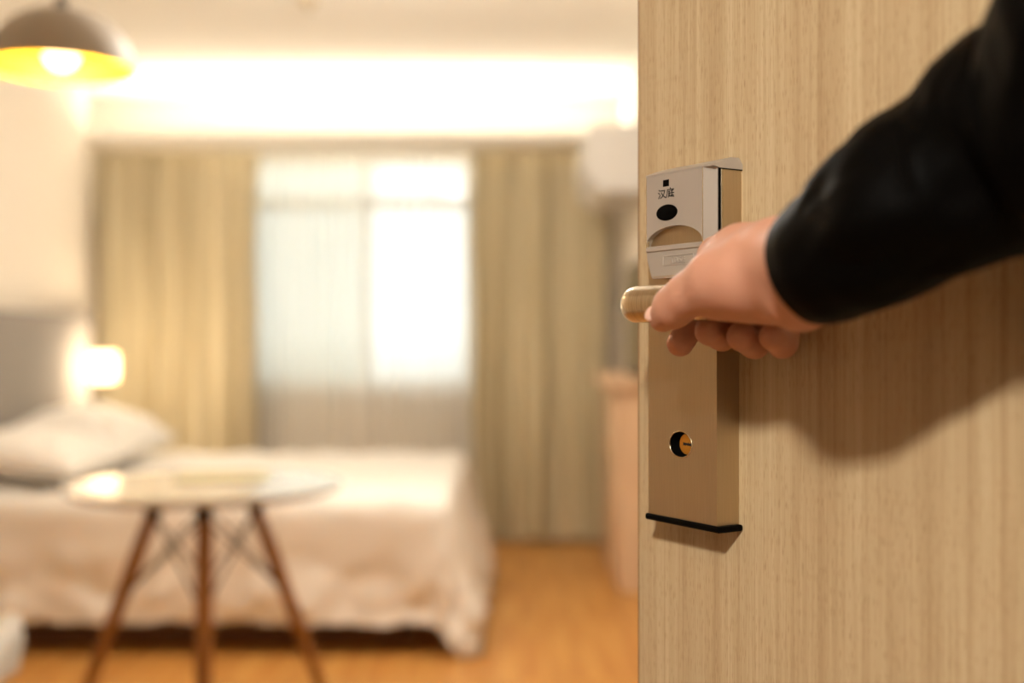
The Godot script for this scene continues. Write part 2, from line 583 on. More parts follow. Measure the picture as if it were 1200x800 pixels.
	# printed characters
	var chars := [
		# han
		[[[0.10, 0.92], [0.24, 0.82]], [[0.02, 0.62], [0.18, 0.52]], [[0.06, 0.05], [0.26, 0.38]],
			[[0.36, 0.82], [0.86, 0.82], [0.74, 0.48], [0.56, 0.22], [0.30, 0.04]], [[0.42, 0.62], [0.60, 0.30], [0.98, 0.04]]],
		# ting
		[[[0.50, 1.0], [0.56, 0.90]], [[0.14, 0.84], [0.96, 0.84]], [[0.14, 0.84], [0.12, 0.42], [0.0, 0.06]],
			[[0.26, 0.66], [0.44, 0.66], [0.30, 0.44], [0.46, 0.44], [0.40, 0.26], [0.24, 0.06]], [[0.28, 0.30], [0.46, 0.14], [0.98, 0.06]],
			[[0.90, 0.74], [0.58, 0.66]], [[0.54, 0.46], [0.98, 0.46]], [[0.74, 0.70], [0.74, 0.22]], [[0.58, 0.22], [0.94, 0.22]]],
	]
	var t0 := on_door(771.5, 234, C1)
	var t1 := on_door(790.5, 224, C1)
	var size := Vector2((t1.x - t0.x) / 2.0 * 0.94, 0.0068)
	for ci in 2:
		g = Geo.new()
		for stroke in chars[ci]:
			for i in stroke.size() - 1:
				var a := Vector2(t0.x + (t1.x - t0.x) / 2 * ci + stroke[i][0] * size.x, t0.y + stroke[i][1] * size.y + 0.0004)
				var b := Vector2(t0.x + (t1.x - t0.x) / 2 * ci + stroke[i + 1][0] * size.x, t0.y + stroke[i + 1][1] * size.y + 0.0004)
				var d := b - a
				var bs := Basis(Vector3(0, 0, 1), d.angle())
				g.box(Vector3((a.x + b.x) / 2, (a.y + b.y) / 2, C1 + 0.00003), Vector3(d.length() + 0.0006, 0.00075, 0.0002), 0.0, bs)
		obj("printed_character", g, M.print, cover)
	# raised lettering in a frame on the lid
	var f0 := on_door(776.5, 311, C1)
	var f1 := on_door(812, 297, C1)
	g = Geo.new()
	for q in [[f0.y, f1.x - f0.x, 0.00045, (f0.x + f1.x) / 2], [f1.y, f1.x - f0.x, 0.00045, (f0.x + f1.x) / 2]]:
		g.box(Vector3(q[3], q[0], C1 - 0.0005), Vector3(q[1], q[2], 0.0006), 0.0001)
	for xx in [f0.x, f1.x]:
		g.box(Vector3(xx, (f0.y + f1.y) / 2, C1 - 0.0005), Vector3(0.00045, f1.y - f0.y, 0.0006), 0.0001)
	obj("embossed_frame", g, M.cover, cover)
	var tm := TextMesh.new()
	var font := SystemFont.new()
	font.font_names = PackedStringArray(["Droid Sans"])
	font.font_weight = 700
	tm.font = font
	tm.text = "IDSE"
	tm.font_size = 64
	tm.pixel_size = 0.0001
	tm.depth = 0.0008
	var lo := obj("embossed_letters", tm, M.cover, cover)
	lo.position = Vector3((f0.x + f1.x) / 2, (f0.y + f1.y) / 2, C1 - 0.0005)
	lo.scale = Vector3(1.15, 0.9, 1)

	# lever: stem out of the plate, elbow, grip running towards the hinge
	var handle := part("lever_handle", lock)
	var ly := 1.0755
	var out := 0.0690
	var bend := 0.0150
	var path := [Vector3(0, ly, T - 0.002), Vector3(0, ly, T + 0.010), Vector3(0, ly, out - bend - 0.006), Vector3(0, ly, out - bend)]
	for k in range(1, 11):
		var a := PI / 2 * k / 10
		path.append(Vector3(bend - bend * cos(a), ly, out - bend + bend * sin(a)))
	path.append(Vector3(0.05, ly, out))
	path.append(Vector3(0.112, ly, out))
	var radii := []
	for q in path: radii.append(Vector2(0.0108, 0.0124))
	for k in range(1, 7):
		var a := PI / 2 * k / 6
		path.append(Vector3(0.112 + 0.008 * sin(a), ly, out))
		radii.append(Vector2(0.0108, 0.0124) * maxf(cos(a), 0.05))
	g = Geo.new()
	g.tube(path, radii, 40, Vector3.UP, 70)
	obj("lever_bar", g, M.lever, handle)
	g = Geo.new()
	g.lathe([Vector2(0, 0), Vector2(0.0185, 0), Vector2(0.0185, 0.003), Vector2(0.0168, 0.0046), Vector2(0, 0.0046)], 48, Transform3D(Basis(Vector3(1, 0, 0), Vector3(0, 0, 1), Vector3(0, -1, 0)), Vector3(0, ly, T)))
	obj("lever_rose", g, M.nickel, handle)
	# hinges on the far end of the leaf
	for hy in [0.25, 1.05, 1.85]:
		g = Geo.new()
		g.lathe([Vector2(0, -0.05), Vector2(0.008, -0.05), Vector2(0.008, 0.05), Vector2(0, 0.05)], 16, Transform3D(Basis.IDENTITY, Vector3(right + 0.004, hy, -0.046)))
		obj("hinge", g, M.nickel, door)

# ---------------------------------------------------------------- person: hand from a blended distance field, sleeve as cloth
func smin(a: float, b: float, k: float) -> float:
	var h := clampf(0.5 + 0.5 * (b - a) / k, 0.0, 1.0)
	return lerpf(b, a, h) - k * h * (1.0 - h)

func field(bones: Array, lo: Vector3, cell: float, dim: Vector3i, k: float) -> PackedFloat32Array:
	var f := PackedFloat32Array()
	f.resize(dim.x * dim.y * dim.z)
	f.fill(0.1)
	for b in bones:
		var a: Vector3 = b[0]
		var e: Vector3 = b[2]
		var ra: float = b[1]
		var rb: float = b[3]
		var pad := maxf(ra, rb) + 0.014
		var mn := ((a.min(e) - Vector3.ONE * pad - lo) / cell).floor()
		var mx := ((a.max(e) + Vector3.ONE * pad - lo) / cell).ceil()
		var ab := e - a
		var l2 := maxf(ab.length_squared(), 1e-9)
		for z in range(maxi(0, int(mn.z)), mini(dim.z, int(mx.z) + 1)):
			for y in range(maxi(0, int(mn.y)), mini(dim.y, int(mx.y) + 1)):
				var row := (z * dim.y + y) * dim.x
				for x in range(maxi(0, int(mn.x)), mini(dim.x, int(mx.x) + 1)):
					var q := lo + Vector3(x, y, z) * cell
					var t := clampf((q - a).dot(ab) / l2, 0.0, 1.0)
					var d := (q - a - ab * t).length() - lerpf(ra, rb, t)
					var was := f[row + x]
					if was > 0.09: f[row + x] = d
					else:
						var h := clampf(0.5 + 0.5 * (d - was) / k, 0.0, 1.0)
						f[row + x] = lerpf(d, was, h) - k * h * (1.0 - h)
	return f

func surface_nets(f: PackedFloat32Array, lo: Vector3, cell: float, dim: Vector3i, g: Geo) -> void:
	var id := PackedInt32Array()
	id.resize(f.size())
	id.fill(-1)
	var p := PackedVector3Array()
	var t := PackedInt32Array()
	var sx := 1
	var sy := dim.x
	var sz := dim.x * dim.y
	var corner := [0, sx, sy, sx + sy, sz, sx + sz, sy + sz, sx + sy + sz]
	var place := [Vector3(0, 0, 0), Vector3(1, 0, 0), Vector3(0, 1, 0), Vector3(1, 1, 0), Vector3(0, 0, 1), Vector3(1, 0, 1), Vector3(0, 1, 1), Vector3(1, 1, 1)]
	var edges := [[0, 1], [2, 3], [4, 5], [6, 7], [0, 2], [1, 3], [4, 6], [5, 7], [0, 4], [1, 5], [2, 6], [3, 7]]
	for z in dim.z - 1:
		for y in dim.y - 1:
			for x in dim.x - 1:
				var i := z * sz + y * sy + x
				if f[i] > 0.02: continue
				var inside := 0
				for c in 8:
					if f[i + corner[c]] < 0.0: inside += 1
				if inside == 0 or inside == 8: continue
				var sum := Vector3.ZERO
				var cnt := 0
				for e in edges:
					var a := f[i + corner[e[0]]]
					var b := f[i + corner[e[1]]]
					if (a < 0.0) != (b < 0.0):
						sum += place[e[0]].lerp(place[e[1]], a / (a - b))
						cnt += 1
				id[i] = p.size()
				p.append(lo + (Vector3(x, y, z) + sum / cnt) * cell)
	for z in range(1, dim.z - 1):
		for y in range(1, dim.y - 1):
			for x in range(1, dim.x - 1):
				var i := z * sz + y * sy + x
				if f[i] > 0.02: continue
				var s := f[i] < 0.0
				for ax in 3:
					var st: int = [sx, sy, sz][ax]
					if (f[i + st] < 0.0) == s: continue
					var u: int = [sy, sz, sx][ax]
					var w: int = [sz, sx, sy][ax]
					var q := [id[i - u - w], id[i - w], id[i], id[i - u]]
					if q.min() < 0: continue
					if s: t.append_array([q[0], q[2], q[1], q[0], q[3], q[2]])
					else: t.append_array([q[0], q[1], q[2], q[0], q[2], q[3]])
	g.add(p, t, 180.0)

func chain(a: Array) -> Array:
	var out := []
	for i in a.size() - 1:
		out.append([P(a[i][0], a[i][1], a[i][2]), a[i][3], P(a[i + 1][0], a[i + 1][1], a[i + 1][2]), a[i + 1][3]])
	return out

func build_person() -> void:
	var origin := P(925, 320, 0.70)
	var who := base("person", origin)
	tag(who, "person in a black leather jacket, right hand gripping the door lever", "person")
	# each joint: pixel x, pixel y, depth, radius
	var palm := []
	palm += chain([[1030, 262, 0.614, 0.030], [960, 303, 0.652, 0.0265], [915, 311, 0.692, 0.0250]])
	palm += chain([[975, 318, 0.643, 0.022], [938, 343, 0.677, 0.0200], [905, 336, 0.720, 0.0180]])
	palm += chain([[915, 305, 0.700, 0.0250], [870, 303, 0.745, 0.0205], [843, 301, 0.780, 0.0128]])
	palm += chain([[915, 308, 0.705, 0.0240], [868, 304, 0.785, 0.0128]])
	palm += chain([[915, 318, 0.705, 0.0230], [889, 312, 0.780, 0.0122]])
	palm += chain([[922, 330, 0.705, 0.0200], [907, 328, 0.765, 0.0115]])
	palm += chain([[905, 325, 0.702, 0.0235], [868, 326, 0.712, 0.0222], [838, 329, 0.722, 0.0168], [807, 345, 0.738, 0.0122], [790, 359, 0.752, 0.0116], [777, 372, 0.765, 0.0094]])
	palm += chain([[900, 340, 0.716, 0.0195], [848, 347, 0.728, 0.0150]])
	palm += chain([[855, 315, 0.730, 0.0165], [843, 303, 0.775, 0.0125]])
	var fingers := [
		chain([[843, 301, 0.780, 0.0125], [824, 332, 0.814, 0.0104], [813, 376, 0.812, 0.0099], [797, 402, 0.806, 0.0092]]),
		chain([[868, 304, 0.785, 0.0125], [860, 348, 0.808, 0.0104], [846, 393, 0.800, 0.0098], [831, 388, 0.773, 0.0094]]),
		chain([[889, 312, 0.780, 0.0120], [899, 354, 0.793, 0.0104], [884, 401, 0.786, 0.0102], [869, 394, 0.760, 0.0096]]),
		chain([[907, 328, 0.765, 0.0112], [926, 366, 0.772, 0.0094], [917, 402, 0.764, 0.0092], [905, 394, 0.745, 0.0086]]),
	]
	var lo := Vector3.INF
	var hi := -Vector3.INF
	for b in palm + fingers[0] + fingers[1] + fingers[2] + fingers[3]:
		var r := Vector3.ONE * (maxf(b[1], b[3]) + 0.008)
		lo = lo.min(b[0] - r).min(b[2] - r)
		hi = hi.max(b[0] + r).max(b[2] + r)
	var cell := 0.0021
	var dim := Vector3i(((hi - lo) / cell).ceil()) + Vector3i(2, 2, 2)
	var f := field(palm, lo, cell, dim, 0.009)
	var total := f.duplicate()
	for fi in fingers:
		var ff := field(fi, lo, cell, dim, 0.004)
		for i in ff.size():
			if ff[i] < 0.03:
				total[i] = minf(total[i], smin(f[i], ff[i], 0.005))
	var g := Geo.new()
	surface_nets(total, lo, cell, dim, g)
	for i in g.v.size(): g.v[i] -= origin
	obj("hand_and_forearm", g, M.skin, who)
	# nails
	for q in [[765.0, 366, 0.7605, Vector3(-0.75, 0.20, 0.6), Vector3(0.0050, 0.0074, 0.0014), 0.75]]:
		g = Geo.new()
		var z: Vector3 = q[3].normalized()
		var along: Vector3 = (P(777, 372, 0.765) - P(807, 345, 0.738)).normalized()
		var x := along.cross(z).normalized()
		along = z.cross(x).normalized()
		var sph := []
		for k in 9:
			var a := PI * k / 8 - PI / 2
			sph.append(Vector2(cos(a), sin(a)))
		var s: Vector3 = q[4]
		g.lathe(sph, 20, Transform3D(Basis(x * s.x, z * s.z, along * s.y), P(q[0], q[1], q[2]) - origin), 80)
		obj("thumbnail", g, M.nail, who)
	# sleeve: wrinkled leather tube with a hollow cuff
	var mid := [P(957, 309, 0.650), P(970, 301, 0.641), P(990, 289, 0.629), P(1040, 254, 0.607), P(1110, 212, 0.592), P(1190, 159, 0.571), P(1275, 100, 0.535), Vector3(0.272, 1.235, -0.44), Vector3(0.30, 1.31, -0.33), Vector3(0.33, 1.38, -0.22), Vector3(0.35, 1.42, -0.13)]
	var rad := [0.0363, 0.0380, 0.0400, 0.0456, 0.0510, 0.0565, 0.0600, 0.0610, 0.0620, 0.0640, 0.0640]
	var curve := Curve3D.new()
	for i in mid.size():
		var d: Vector3 = (mid[mini(i + 1, mid.size() - 1)] - mid[maxi(i - 1, 0)]) * 0.17
		curve.add_point(mid[i], -d, d)
	var L := curve.get_baked_length()
	var marks := []
	for q in mid: marks.append(curve.get_closest_offset(q))
	var wr := noise(11.0, 83, 3)
	var seg := 72
	var rows := 150
	var p := PackedVector3Array()
	var t := PackedInt32Array()
	var frames := []
	for i in rows:
		var off := L * i / (rows - 1.0)
		var c := curve.sample_baked(off, true)
		var d := (curve.sample_baked(minf(off + 0.006, L), true) - curve.sample_baked(maxf(off - 0.006, 0.0), true)).normalized()
		var side := d.cross(Vector3.UP).normalized()
		var over := side.cross(d).normalized()
		var k := 0
		while k < marks.size() - 2 and off > marks[k + 1]: k += 1
		var r: float = lerpf(rad[k], rad[k + 1], clampf((off - marks[k]) / maxf(1e-5, marks[k + 1] - marks[k]), 0, 1))
		frames.append([c, side, over, r, off])
	for i in rows:
		var fr: Array = frames[i]
		for k in seg:
			var a := TAU * k / seg
			var dir: Vector3 = fr[1] * cos(a) + fr[2] * sin(a)
			var fold := sin(fr[4] * 95.0 + 2.2 * sin(a + 0.6) + 3.0 * wr.get_noise_3d(fr[4], cos(a) * 0.1, sin(a) * 0.1)) * 0.0016
			var lump := wr.get_noise_3d(fr[4] * 1.2, cos(a) * 0.045, sin(a) * 0.045) * 0.0065
			var grow := smoothstep(0.006, 0.05, fr[4])
			var flat := 1.0 - 0.10 * absf(cos(a - 0.4))
			p.append(fr[0] + dir * (fr[3] * flat + (fold + lump) * grow + 0.0006 * (1.0 if fr[4] < 0.016 and fr[4] > 0.012 else 0.0)) - origin)
	for i in rows:
		var fr: Array = frames[i]
		for k in seg:
			var q := p[i * seg + k]
			p.append(q - (q - (fr[0] - origin)).normalized() * 0.0028)
	var N := rows * seg
	for i in rows - 1:
		for k in seg:
			var l := (k + 1) % seg
			t.append_array([i * seg + k, i * seg + l, (i + 1) * seg + l, i * seg + k, (i + 1) * seg + l, (i + 1) * seg + k])
			t.append_array([N + i * seg + k, N + (i + 1) * seg + l, N + i * seg + l, N + i * seg + k, N + (i + 1) * seg + k, N + (i + 1) * seg + l])
	for k in seg:
		var l := (k + 1) % seg
		t.append_array([k, N + k, N + l, k, N + l, l])
		var e := (rows - 1) * seg
		t.append_array([e + k, e + l, N + e + l, e + k, N + e + l, N + e + k])
	g = Geo.new()
	g.add(p, t, 60.0)
	obj("jacket_sleeve", g, M.leather, who)

# ---------------------------------------------------------------- room shell
const XL := -2.05
const XR := 0.57
const DF := 0.20       # inner face of the wall with the doorway
const DB := 6.40       # inner face of the window wall
const YC := 2.335

func build_shell() -> void:
	var g := Geo.new()
	slab(g, -2.5, 0.80, -0.12, 0.0, 0.05, 6.6)
	struct("floor", g, M.floor, "orange brown wood laminate floor of the hotel room", "floor")
	g = Geo.new()
	slab(g, -2.5, 0.80, YC, YC + 0.12, 0.05, 6.6)
	struct("ceiling", g, M.ceiling, "white plaster ceiling lit from the trough over the curtains", "ceiling")
	g = Geo.new()
	slab(g, XL - 0.25, XL, 0.0, YC, 0.05, 5.75)
	slab(g, XL - 0.45, XL - 0.2, 0.0, YC, 5.75, 6.6)
	struct("wall_left", g, M.wall, "cream wall behind the headboard with a niche for the curtain", "wall")
	g = Geo.new()
	slab(g, XR, XR + 0.2, 0.0, YC, 0.05, 6.6)
	struct("wall_right", g, M.wall, "cream wall carrying the air conditioner", "wall")
	# window wall with a real opening
	var wx0 := -1.44
	var wx1 := -0.205
	var wy0 := 0.80
	var wy1 := 2.06
	g = Geo.new()
	slab(g, XL - 0.2, wx0, 0.0, YC, DB, DB + 0.2)
	slab(g, wx1, XR, 0.0, YC, DB, DB + 0.2)
	slab(g, wx0, wx1, 0.0, wy0, DB, DB + 0.2)
	slab(g, wx0, wx1, wy1, YC, DB, DB + 0.2)
	struct("wall_back", g, M.wall, "cream window wall behind the curtains", "wall")
	# front wall with the doorway
	g = Geo.new()
	slab(g, XL - 0.25, -0.36, 0.0, YC, 0.05, DF)
	slab(g, -0.36, XR, 2.10, YC, 0.05, DF)
	struct("wall_front", g, M.wall, "wall with the doorway between room and corridor", "wall")
	g = Geo.new()
	slab(g, -0.36, -0.32, 0.0, 2.10, 0.03, DF + 0.02, 0.003)
	slab(g, -0.32, XR, 2.065, 2.10, 0.03, DF + 0.02, 0.003)
	struct("trim_1", g, M.door_edge, "wooden lining round the doorway", "door frame")
	# light trough over the curtains: board, shelf and back lip
	g = Geo.new()
	slab(g, XL - 0.2, XR, 2.023, 2.066, 5.75, 5.785, 0.002)
	slab(g, XL - 0.2, XR, 2.023, 2.043, 5.785, 6.13, 0.0)
	slab(g, XL - 0.2, XR, 2.023, 2.09, 6.13, 6.15, 0.002)  # unseen back lip, added to block strip light from the curtains behind
	struct("trim_2", g, M.ceiling, "white light trough above the curtains", "light trough")
	# baseboards
	g = Geo.new()
	slab(g, XL, XL + 0.012, 0.0, 0.08, 0.2, 5.75, 0.003)
	struct("baseboard_left", g, M.trim, "pale baseboard along the headboard wall", "baseboard")
	g = Geo.new()
	slab(g, XR - 0.012, XR, 0.0, 0.08, 1.1, 6.4, 0.003)
	struct("baseboard_right", g, M.trim, "pale baseboard along the cabinet wall", "baseboard")

	# corridor behind the viewer
	g = Geo.new()
	slab(g, -3.2, 3.2, -0.12, 0.0, -2.3, 0.05)
	struct("floor_corridor", g, M.carpet, "brown carpet of the corridor outside the room", "floor")
	g = Geo.new()
	slab(g, -3.2, 3.2, 2.25, 2.35, -2.3, 0.05)
	struct("ceiling_corridor", g, M.ceiling, "white corridor ceiling with a round lamp", "ceiling")
	g = Geo.new()
	slab(g, -3.2, 3.2, 0.0, 2.25, -2.4, -2.3)
	struct("wall_corridor", g, M.paper_wall, "brown papered corridor wall facing the doorway", "wall")
	g = Geo.new()
	slab(g, -3.3, -3.2, 0.0, 2.25, -2.3, 0.05)
	struct("wall_corridor_left", g, M.paper_wall, "brown papered end wall of the corridor on the headboard side", "wall")
	g = Geo.new()
	slab(g, 3.2, 3.3, 0.0, 2.25, -2.3, 0.05)
	struct("wall_corridor_right", g, M.paper_wall, "brown papered end wall of the corridor on the hinge side", "wall")
	g = Geo.new()
	slab(g, -3.2, XL - 0.25, 0.0, 2.25, 0.05, 0.15)
	slab(g, XR + 0.2, 3.2, 0.0, 2.25, 0.05, 0.15)
	slab(g, XL - 0.25, XR + 0.2, 2.10, 2.25, 0.03, 0.05)
	slab(g, XR, XR + 0.2, 0.0, YC, 0.03, 0.05)
	struct("wall_corridor_near", g, M.paper_wall, "brown papered corridor wall on both sides of the doorway", "wall")

	# window
	var w := base("window_1", Vector3((wx0 + wx1) / 2, wy0, -(DB + 0.1)))
	tag(w, "white framed window with transom lights behind a sheer curtain", "window", "", "structure")
	var o := w.position
	g = Geo.new()
	var mx := -0.786
	var ty := 1.80
	for b in [[wx0, wx0 + 0.05, wy0, wy1], [wx1 - 0.05, wx1, wy0, wy1], [wx0, wx1, wy0, wy0 + 0.05], [wx0, wx1, wy1 - 0.05, wy1], [mx - 0.025, mx + 0.025, wy0, wy1], [wx0, wx1, ty - 0.03, ty + 0.03]]:
		g.box(Vector3((b[0] + b[1]) / 2, (b[2] + b[3]) / 2, o.z) - o, Vector3(b[1] - b[0], b[3] - b[2], 0.06), 0.004)
	obj("window_frame", g, M.window_frame, w)
	for b in [[wx0 + 0.05, mx - 0.025, wy0 + 0.05, ty - 0.03, M.film], [wx0 + 0.05, mx - 0.025, ty + 0.03, wy1 - 0.05, M.film], [mx + 0.025, wx1 - 0.05, wy0 + 0.05, ty - 0.03, M.glass], [mx + 0.025, wx1 - 0.05, ty + 0.03, wy1 - 0.05, M.glass]]:
		g = Geo.new()
		var x0: float = b[0] - 0.01 - o.x
		var x1: float = b[1] + 0.01 - o.x
		var y0: float = b[2] - 0.01 - o.y
		var y1: float = b[3] + 0.01 - o.y
		g.face([Vector3(x0, y0, 0), Vector3(x0, y1, 0), Vector3(x1, y1, 0), Vector3(x1, y0, 0)], Vector3(0, 0, 1))
		obj("pane", g, b[4], w)
	g = Geo.new()
	g.box(Vector3((wx0 + wx1) / 2, wy0 - 0.015, -(DB + 0.02)) - o, Vector3(wx1 - wx0 + 0.06, 0.03, 0.16), 0.004)
	obj("window_sill", g, M.trim, w)

# ---------------------------------------------------------------- lamps
func omni(at: Vector3, c: Color, e: float, size: float, called: String, parent: Node3D = null) -> void:
	var l := OmniLight3D.new()
	l.name = called
	l.light_color = c
	l.light_energy = e
	l.light_size = size
	l.omni_range = 12.0
	l.omni_attenuation = 2.0
	l.shadow_enabled = true
	(parent if parent else self).add_child(l, true)
	l.position = at

func sphere_profile(r: float, squash := 1.0, m := 14) -> Array:
	var out := []
	for k in m + 1:
		var a := PI * k / m - PI / 2
		out.append(Vector2(r * cos(a), r * sin(a) * squash))
	return out

func build_lamps() -> void:
	# pendant over the table
	var at := P(72, 82, 2.9)
	var lamp := base("pendant_lamp", at)
	tag(lamp, "taupe dome pendant lamp with a golden inside and a round bulb", "lamp")
	var R := 0.176
	var outer := []
	var inner := []
	for k in 17:
		var a := PI / 2 * k / 16
		outer.append(Vector2(R * cos(a), 0.148 * sin(a)))
		inner.append(Vector2((R - 0.004) * cos(a), 0.143 * sin(a)))
	outer[16] = Vector2(0.0, 0.148)
	inner[16] = Vector2(0.0, 0.143)
	var g := Geo.new()
	var rev := inner.duplicate()
	rev.reverse()
	var mid_in := []
	for q in rev: mid_in.append(Vector2(q.x * (1.0 + 0.002 / R) , q.y + 0.002) if q.y > 0.001 else Vector2(R - 0.002, 0.0))
	g.lathe(outer + [], 64, Transform3D.IDENTITY, 60)
	# close the shell from beneath with the lining so that the shade has thickness
	var shade := Geo.new()
	shade.lathe(mid_in + outer, 64, Transform3D.IDENTITY, 60)
	var sh := obj("lamp_shade", shade, M.lamp_grey, lamp)
	var lin := Geo.new()
	var lining := []
	for q in inner: lining.append(Vector2(maxf(q.x - 0.0015, 0.0), q.y - 0.0015 if q.y > 0.002 else 0.0003))
	lin.lathe(rev + lining, 64, Transform3D.IDENTITY, 60)
	obj("shade_lining", lin, M.lamp_gold, lamp)
	g = Geo.new()
	g.lathe([Vector2(0, 0.085), Vector2(0.022, 0.085), Vector2(0.022, 0.140), Vector2(0.0, 0.140)], 24)
	obj("socket", g, M.dark_metal, lamp)
	g = Geo.new()
	g.lathe(sphere_profile(0.041), 32, Transform3D(Basis.IDENTITY, Vector3(0, 0.040, 0)), 80)
	obj("bulb", g, M.bulb, lamp)
	omni(Vector3(0, 0.040, 0), Color(1.0, 0.91, 0.76), PENDANT, 0.045, "pendant_bulb_light", lamp)
	g = Geo.new()
	g.lathe([Vector2(0, 0.146), Vector2(0.016, 0.146), Vector2(0.013, 0.17), Vector2(0.004, 0.182), Vector2(0, 0.182)], 20)
	obj("shade_cap", g, M.dark_metal, lamp)
	g = Geo.new()
	g.tube([Vector3(0, 0.175, 0), Vector3(0, YC - at.y - 0.02, 0)], [0.003], 10, Vector3(0, 0, 1))
	obj("cord", g, M.dark_metal, lamp)
	g = Geo.new()
	g.lathe([Vector2(0, YC - at.y - 0.03), Vector2(0.045, YC - at.y - 0.03), Vector2(0.05, YC - at.y), Vector2(0, YC - at.y)], 28)
	obj("ceiling_rose", g, M.lamp_grey, lamp)

	# sconce beside the bed
	at = P(121, 430, 5.55)
	var sc := base("wall_sconce", at)
	tag(sc, "glowing white drum wall sconce at the end of the headboard", "lamp")
	g = Geo.new()
	g.box(Vector3(XL + 0.006 - at.x, 0.0, 0), Vector3(0.012, 0.12, 0.10), 0.003)
	obj("wall_plate", g, M.plastic, sc)
	g = Geo.new()
	g.tube([Vector3(XL + 0.01 - at.x, 0, 0), Vector3(-0.05, 0, 0)], [0.009], 12)
	obj("arm", g, M.plastic, sc)
	g = Geo.new()
	g.lathe([Vector2(0, -0.066), Vector2(0.052, -0.066), Vector2(0.062, -0.058), Vector2(0.064, 0.0), Vector2(0.062, 0.058), Vector2(0.052, 0.066), Vector2(0, 0.066)], 36, Transform3D.IDENTITY, 60)
	obj("lamp_shade", g, M.sconce, sc)
	omni(Vector3.ZERO, Color(1.0, 0.92, 0.80), SCONCE, 0.06, "sconce_light", sc)

	# hidden strip in the trough
	g = Geo.new()
	slab(g, XL + 0.02, XR - 0.05, 2.044, 2.054, 5.90, 5.94, 0.002)
	var strip := obj("led_strip", g, M.led)
	tag(strip, "warm light strip hidden in the trough above the curtains", "light strip")
	g = Geo.new()
	# corridor lamp that throws the hand's shadow
	at = Vector3(-0.457, 2.25, 0.93)
	var cl := base("corridor_ceiling_lamp", at)
	tag(cl, "round glowing lamp under the corridor ceiling", "lamp")
	g.lathe([Vector2(0, -0.11), Vector2(0.06, -0.105), Vector2(0.10, -0.075), Vector2(0.115, -0.03), Vector2(0.115, -0.02), Vector2(0, -0.02)], 36, Transform3D.IDENTITY, 50)
	obj("diffuser", g, M.corridor, cl)
	g = Geo.new()
	g.lathe([Vector2(0, -0.02), Vector2(0.125, -0.02), Vector2(0.125, 0.0), Vector2(0, 0.0)], 36)
	obj("lamp_base", g, M.plastic, cl)
	# flush lamp on the room's ceiling, above the frame
	var rl := base("room_ceiling_lamp", Vector3(-0.40, YC, -3.66))
	tag(rl, "round glowing lamp flush with the room ceiling", "lamp")
	var g2 := Geo.new()
	g2.lathe([Vector2(0, -0.08), Vector2(0.10, -0.075), Vector2(0.16, -0.05), Vector2(0.18, -0.02), Vector2(0, -0.02)], 40, Transform3D.IDENTITY, 50)
	obj("diffuser", g2, M.corridor, rl)
	g2 = Geo.new()
	g2.lathe([Vector2(0, -0.02), Vector2(0.19, -0.02), Vector2(0.19, 0.0), Vector2(0, 0.0)], 40)
	obj("lamp_base", g2, M.plastic, rl)
	omni(Vector3(0, -0.05, 0), Color(1.0, 0.98, 0.94), ROOM, 0.15, "room_light", rl)
	omni(Vector3(0, -0.06, 0), Color(1.0, 0.975, 0.93), CORRIDOR, 0.10, "corridor_light", cl)

# ---------------------------------------------------------------- furniture
func drape(called: String, x0: float, x1: float, d: float, y0: float, y1: float, folds: int, deep: float, seed_: int, m: Material, thick: float) -> MeshInstance3D:
	var rng := RandomNumberGenerator.new()
	rng.seed = seed_
	var w := []
	var total := 0.0
	for i in folds:
		var k := rng.randf_range(0.6, 1.5)
		w.append(k)
		total += k
	var cols := []
	var x := 0.0
	for i in folds:
		var amp := deep * rng.randf_range(0.65, 1.15)
		for k in 12:
			var u := k / 12.0
			cols.append(Vector3(x0 + (x1 - x0) * (x + w[i] * u) / total, amp * sin(TAU * u), amp))
		x += w[i]
	cols.append(Vector3(x1, 0, deep))
	var sway := noise(2.0, seed_ + 1, 2)
	var rows := []
	for r in 13:
		var v := r / 12.0
		var row := []
		for c in cols:
			var spread := lerpf(0.75, 1.1, v)
			row.append(Vector3(c.x + sway.get_noise_2d(c.x * 2.0, v) * 0.02, lerpf(y1, y0, v), -d + c.y * spread + sway.get_noise_2d(c.x * 3.0 + 9.0, v * 0.7) * 0.015))
		rows.append(row)
	var g := Geo.new()
	g.sheet(rows, thick)
	return obj(called, g, m)

func pillow(at: Vector3, size: Vector3, b: Basis) -> MeshInstance3D:
	var g := Geo.new()
	var n := 28
	var p := PackedVector3Array()
	var t := PackedInt32Array()
	var wr := noise(2.6, 91, 2)
	for side in [1.0, -1.0]:
		for i in n + 1:
			for j in n + 1:
				var u := 2.0 * i / n - 1.0
				var v := 2.0 * j / n - 1.0
				var hgt := pow(maxf(0.0, (1.0 - pow(absf(u), 3.0)) * (1.0 - pow(absf(v), 3.0))), 0.55)
				var pinch := 1.0 - 0.07 * (1.0 - absf(v) ** 2) * absf(u) ** 4
				var pinch2 := 1.0 - 0.07 * (1.0 - absf(u) ** 2) * absf(v) ** 4
				p.append(at + b * Vector3(u * size.x / 2 * pinch, side * hgt * (size.y / 2 + wr.get_noise_2d(u + side, v) * 0.02), v * size.z / 2 * pinch2))
	var N := (n + 1) * (n + 1)
	for i in n:
		for j in n:
			var a := i * (n + 1) + j
			t.append_array([a, a + 1, a + n + 2, a, a + n + 2, a + n + 1])
			t.append_array([N + a, N + a + n + 2, N + a + 1, N + a, N + a + n + 1, N + a + n + 2])
	g.add(p, t, 180.0)
	return obj("pillow", g, M.cotton)

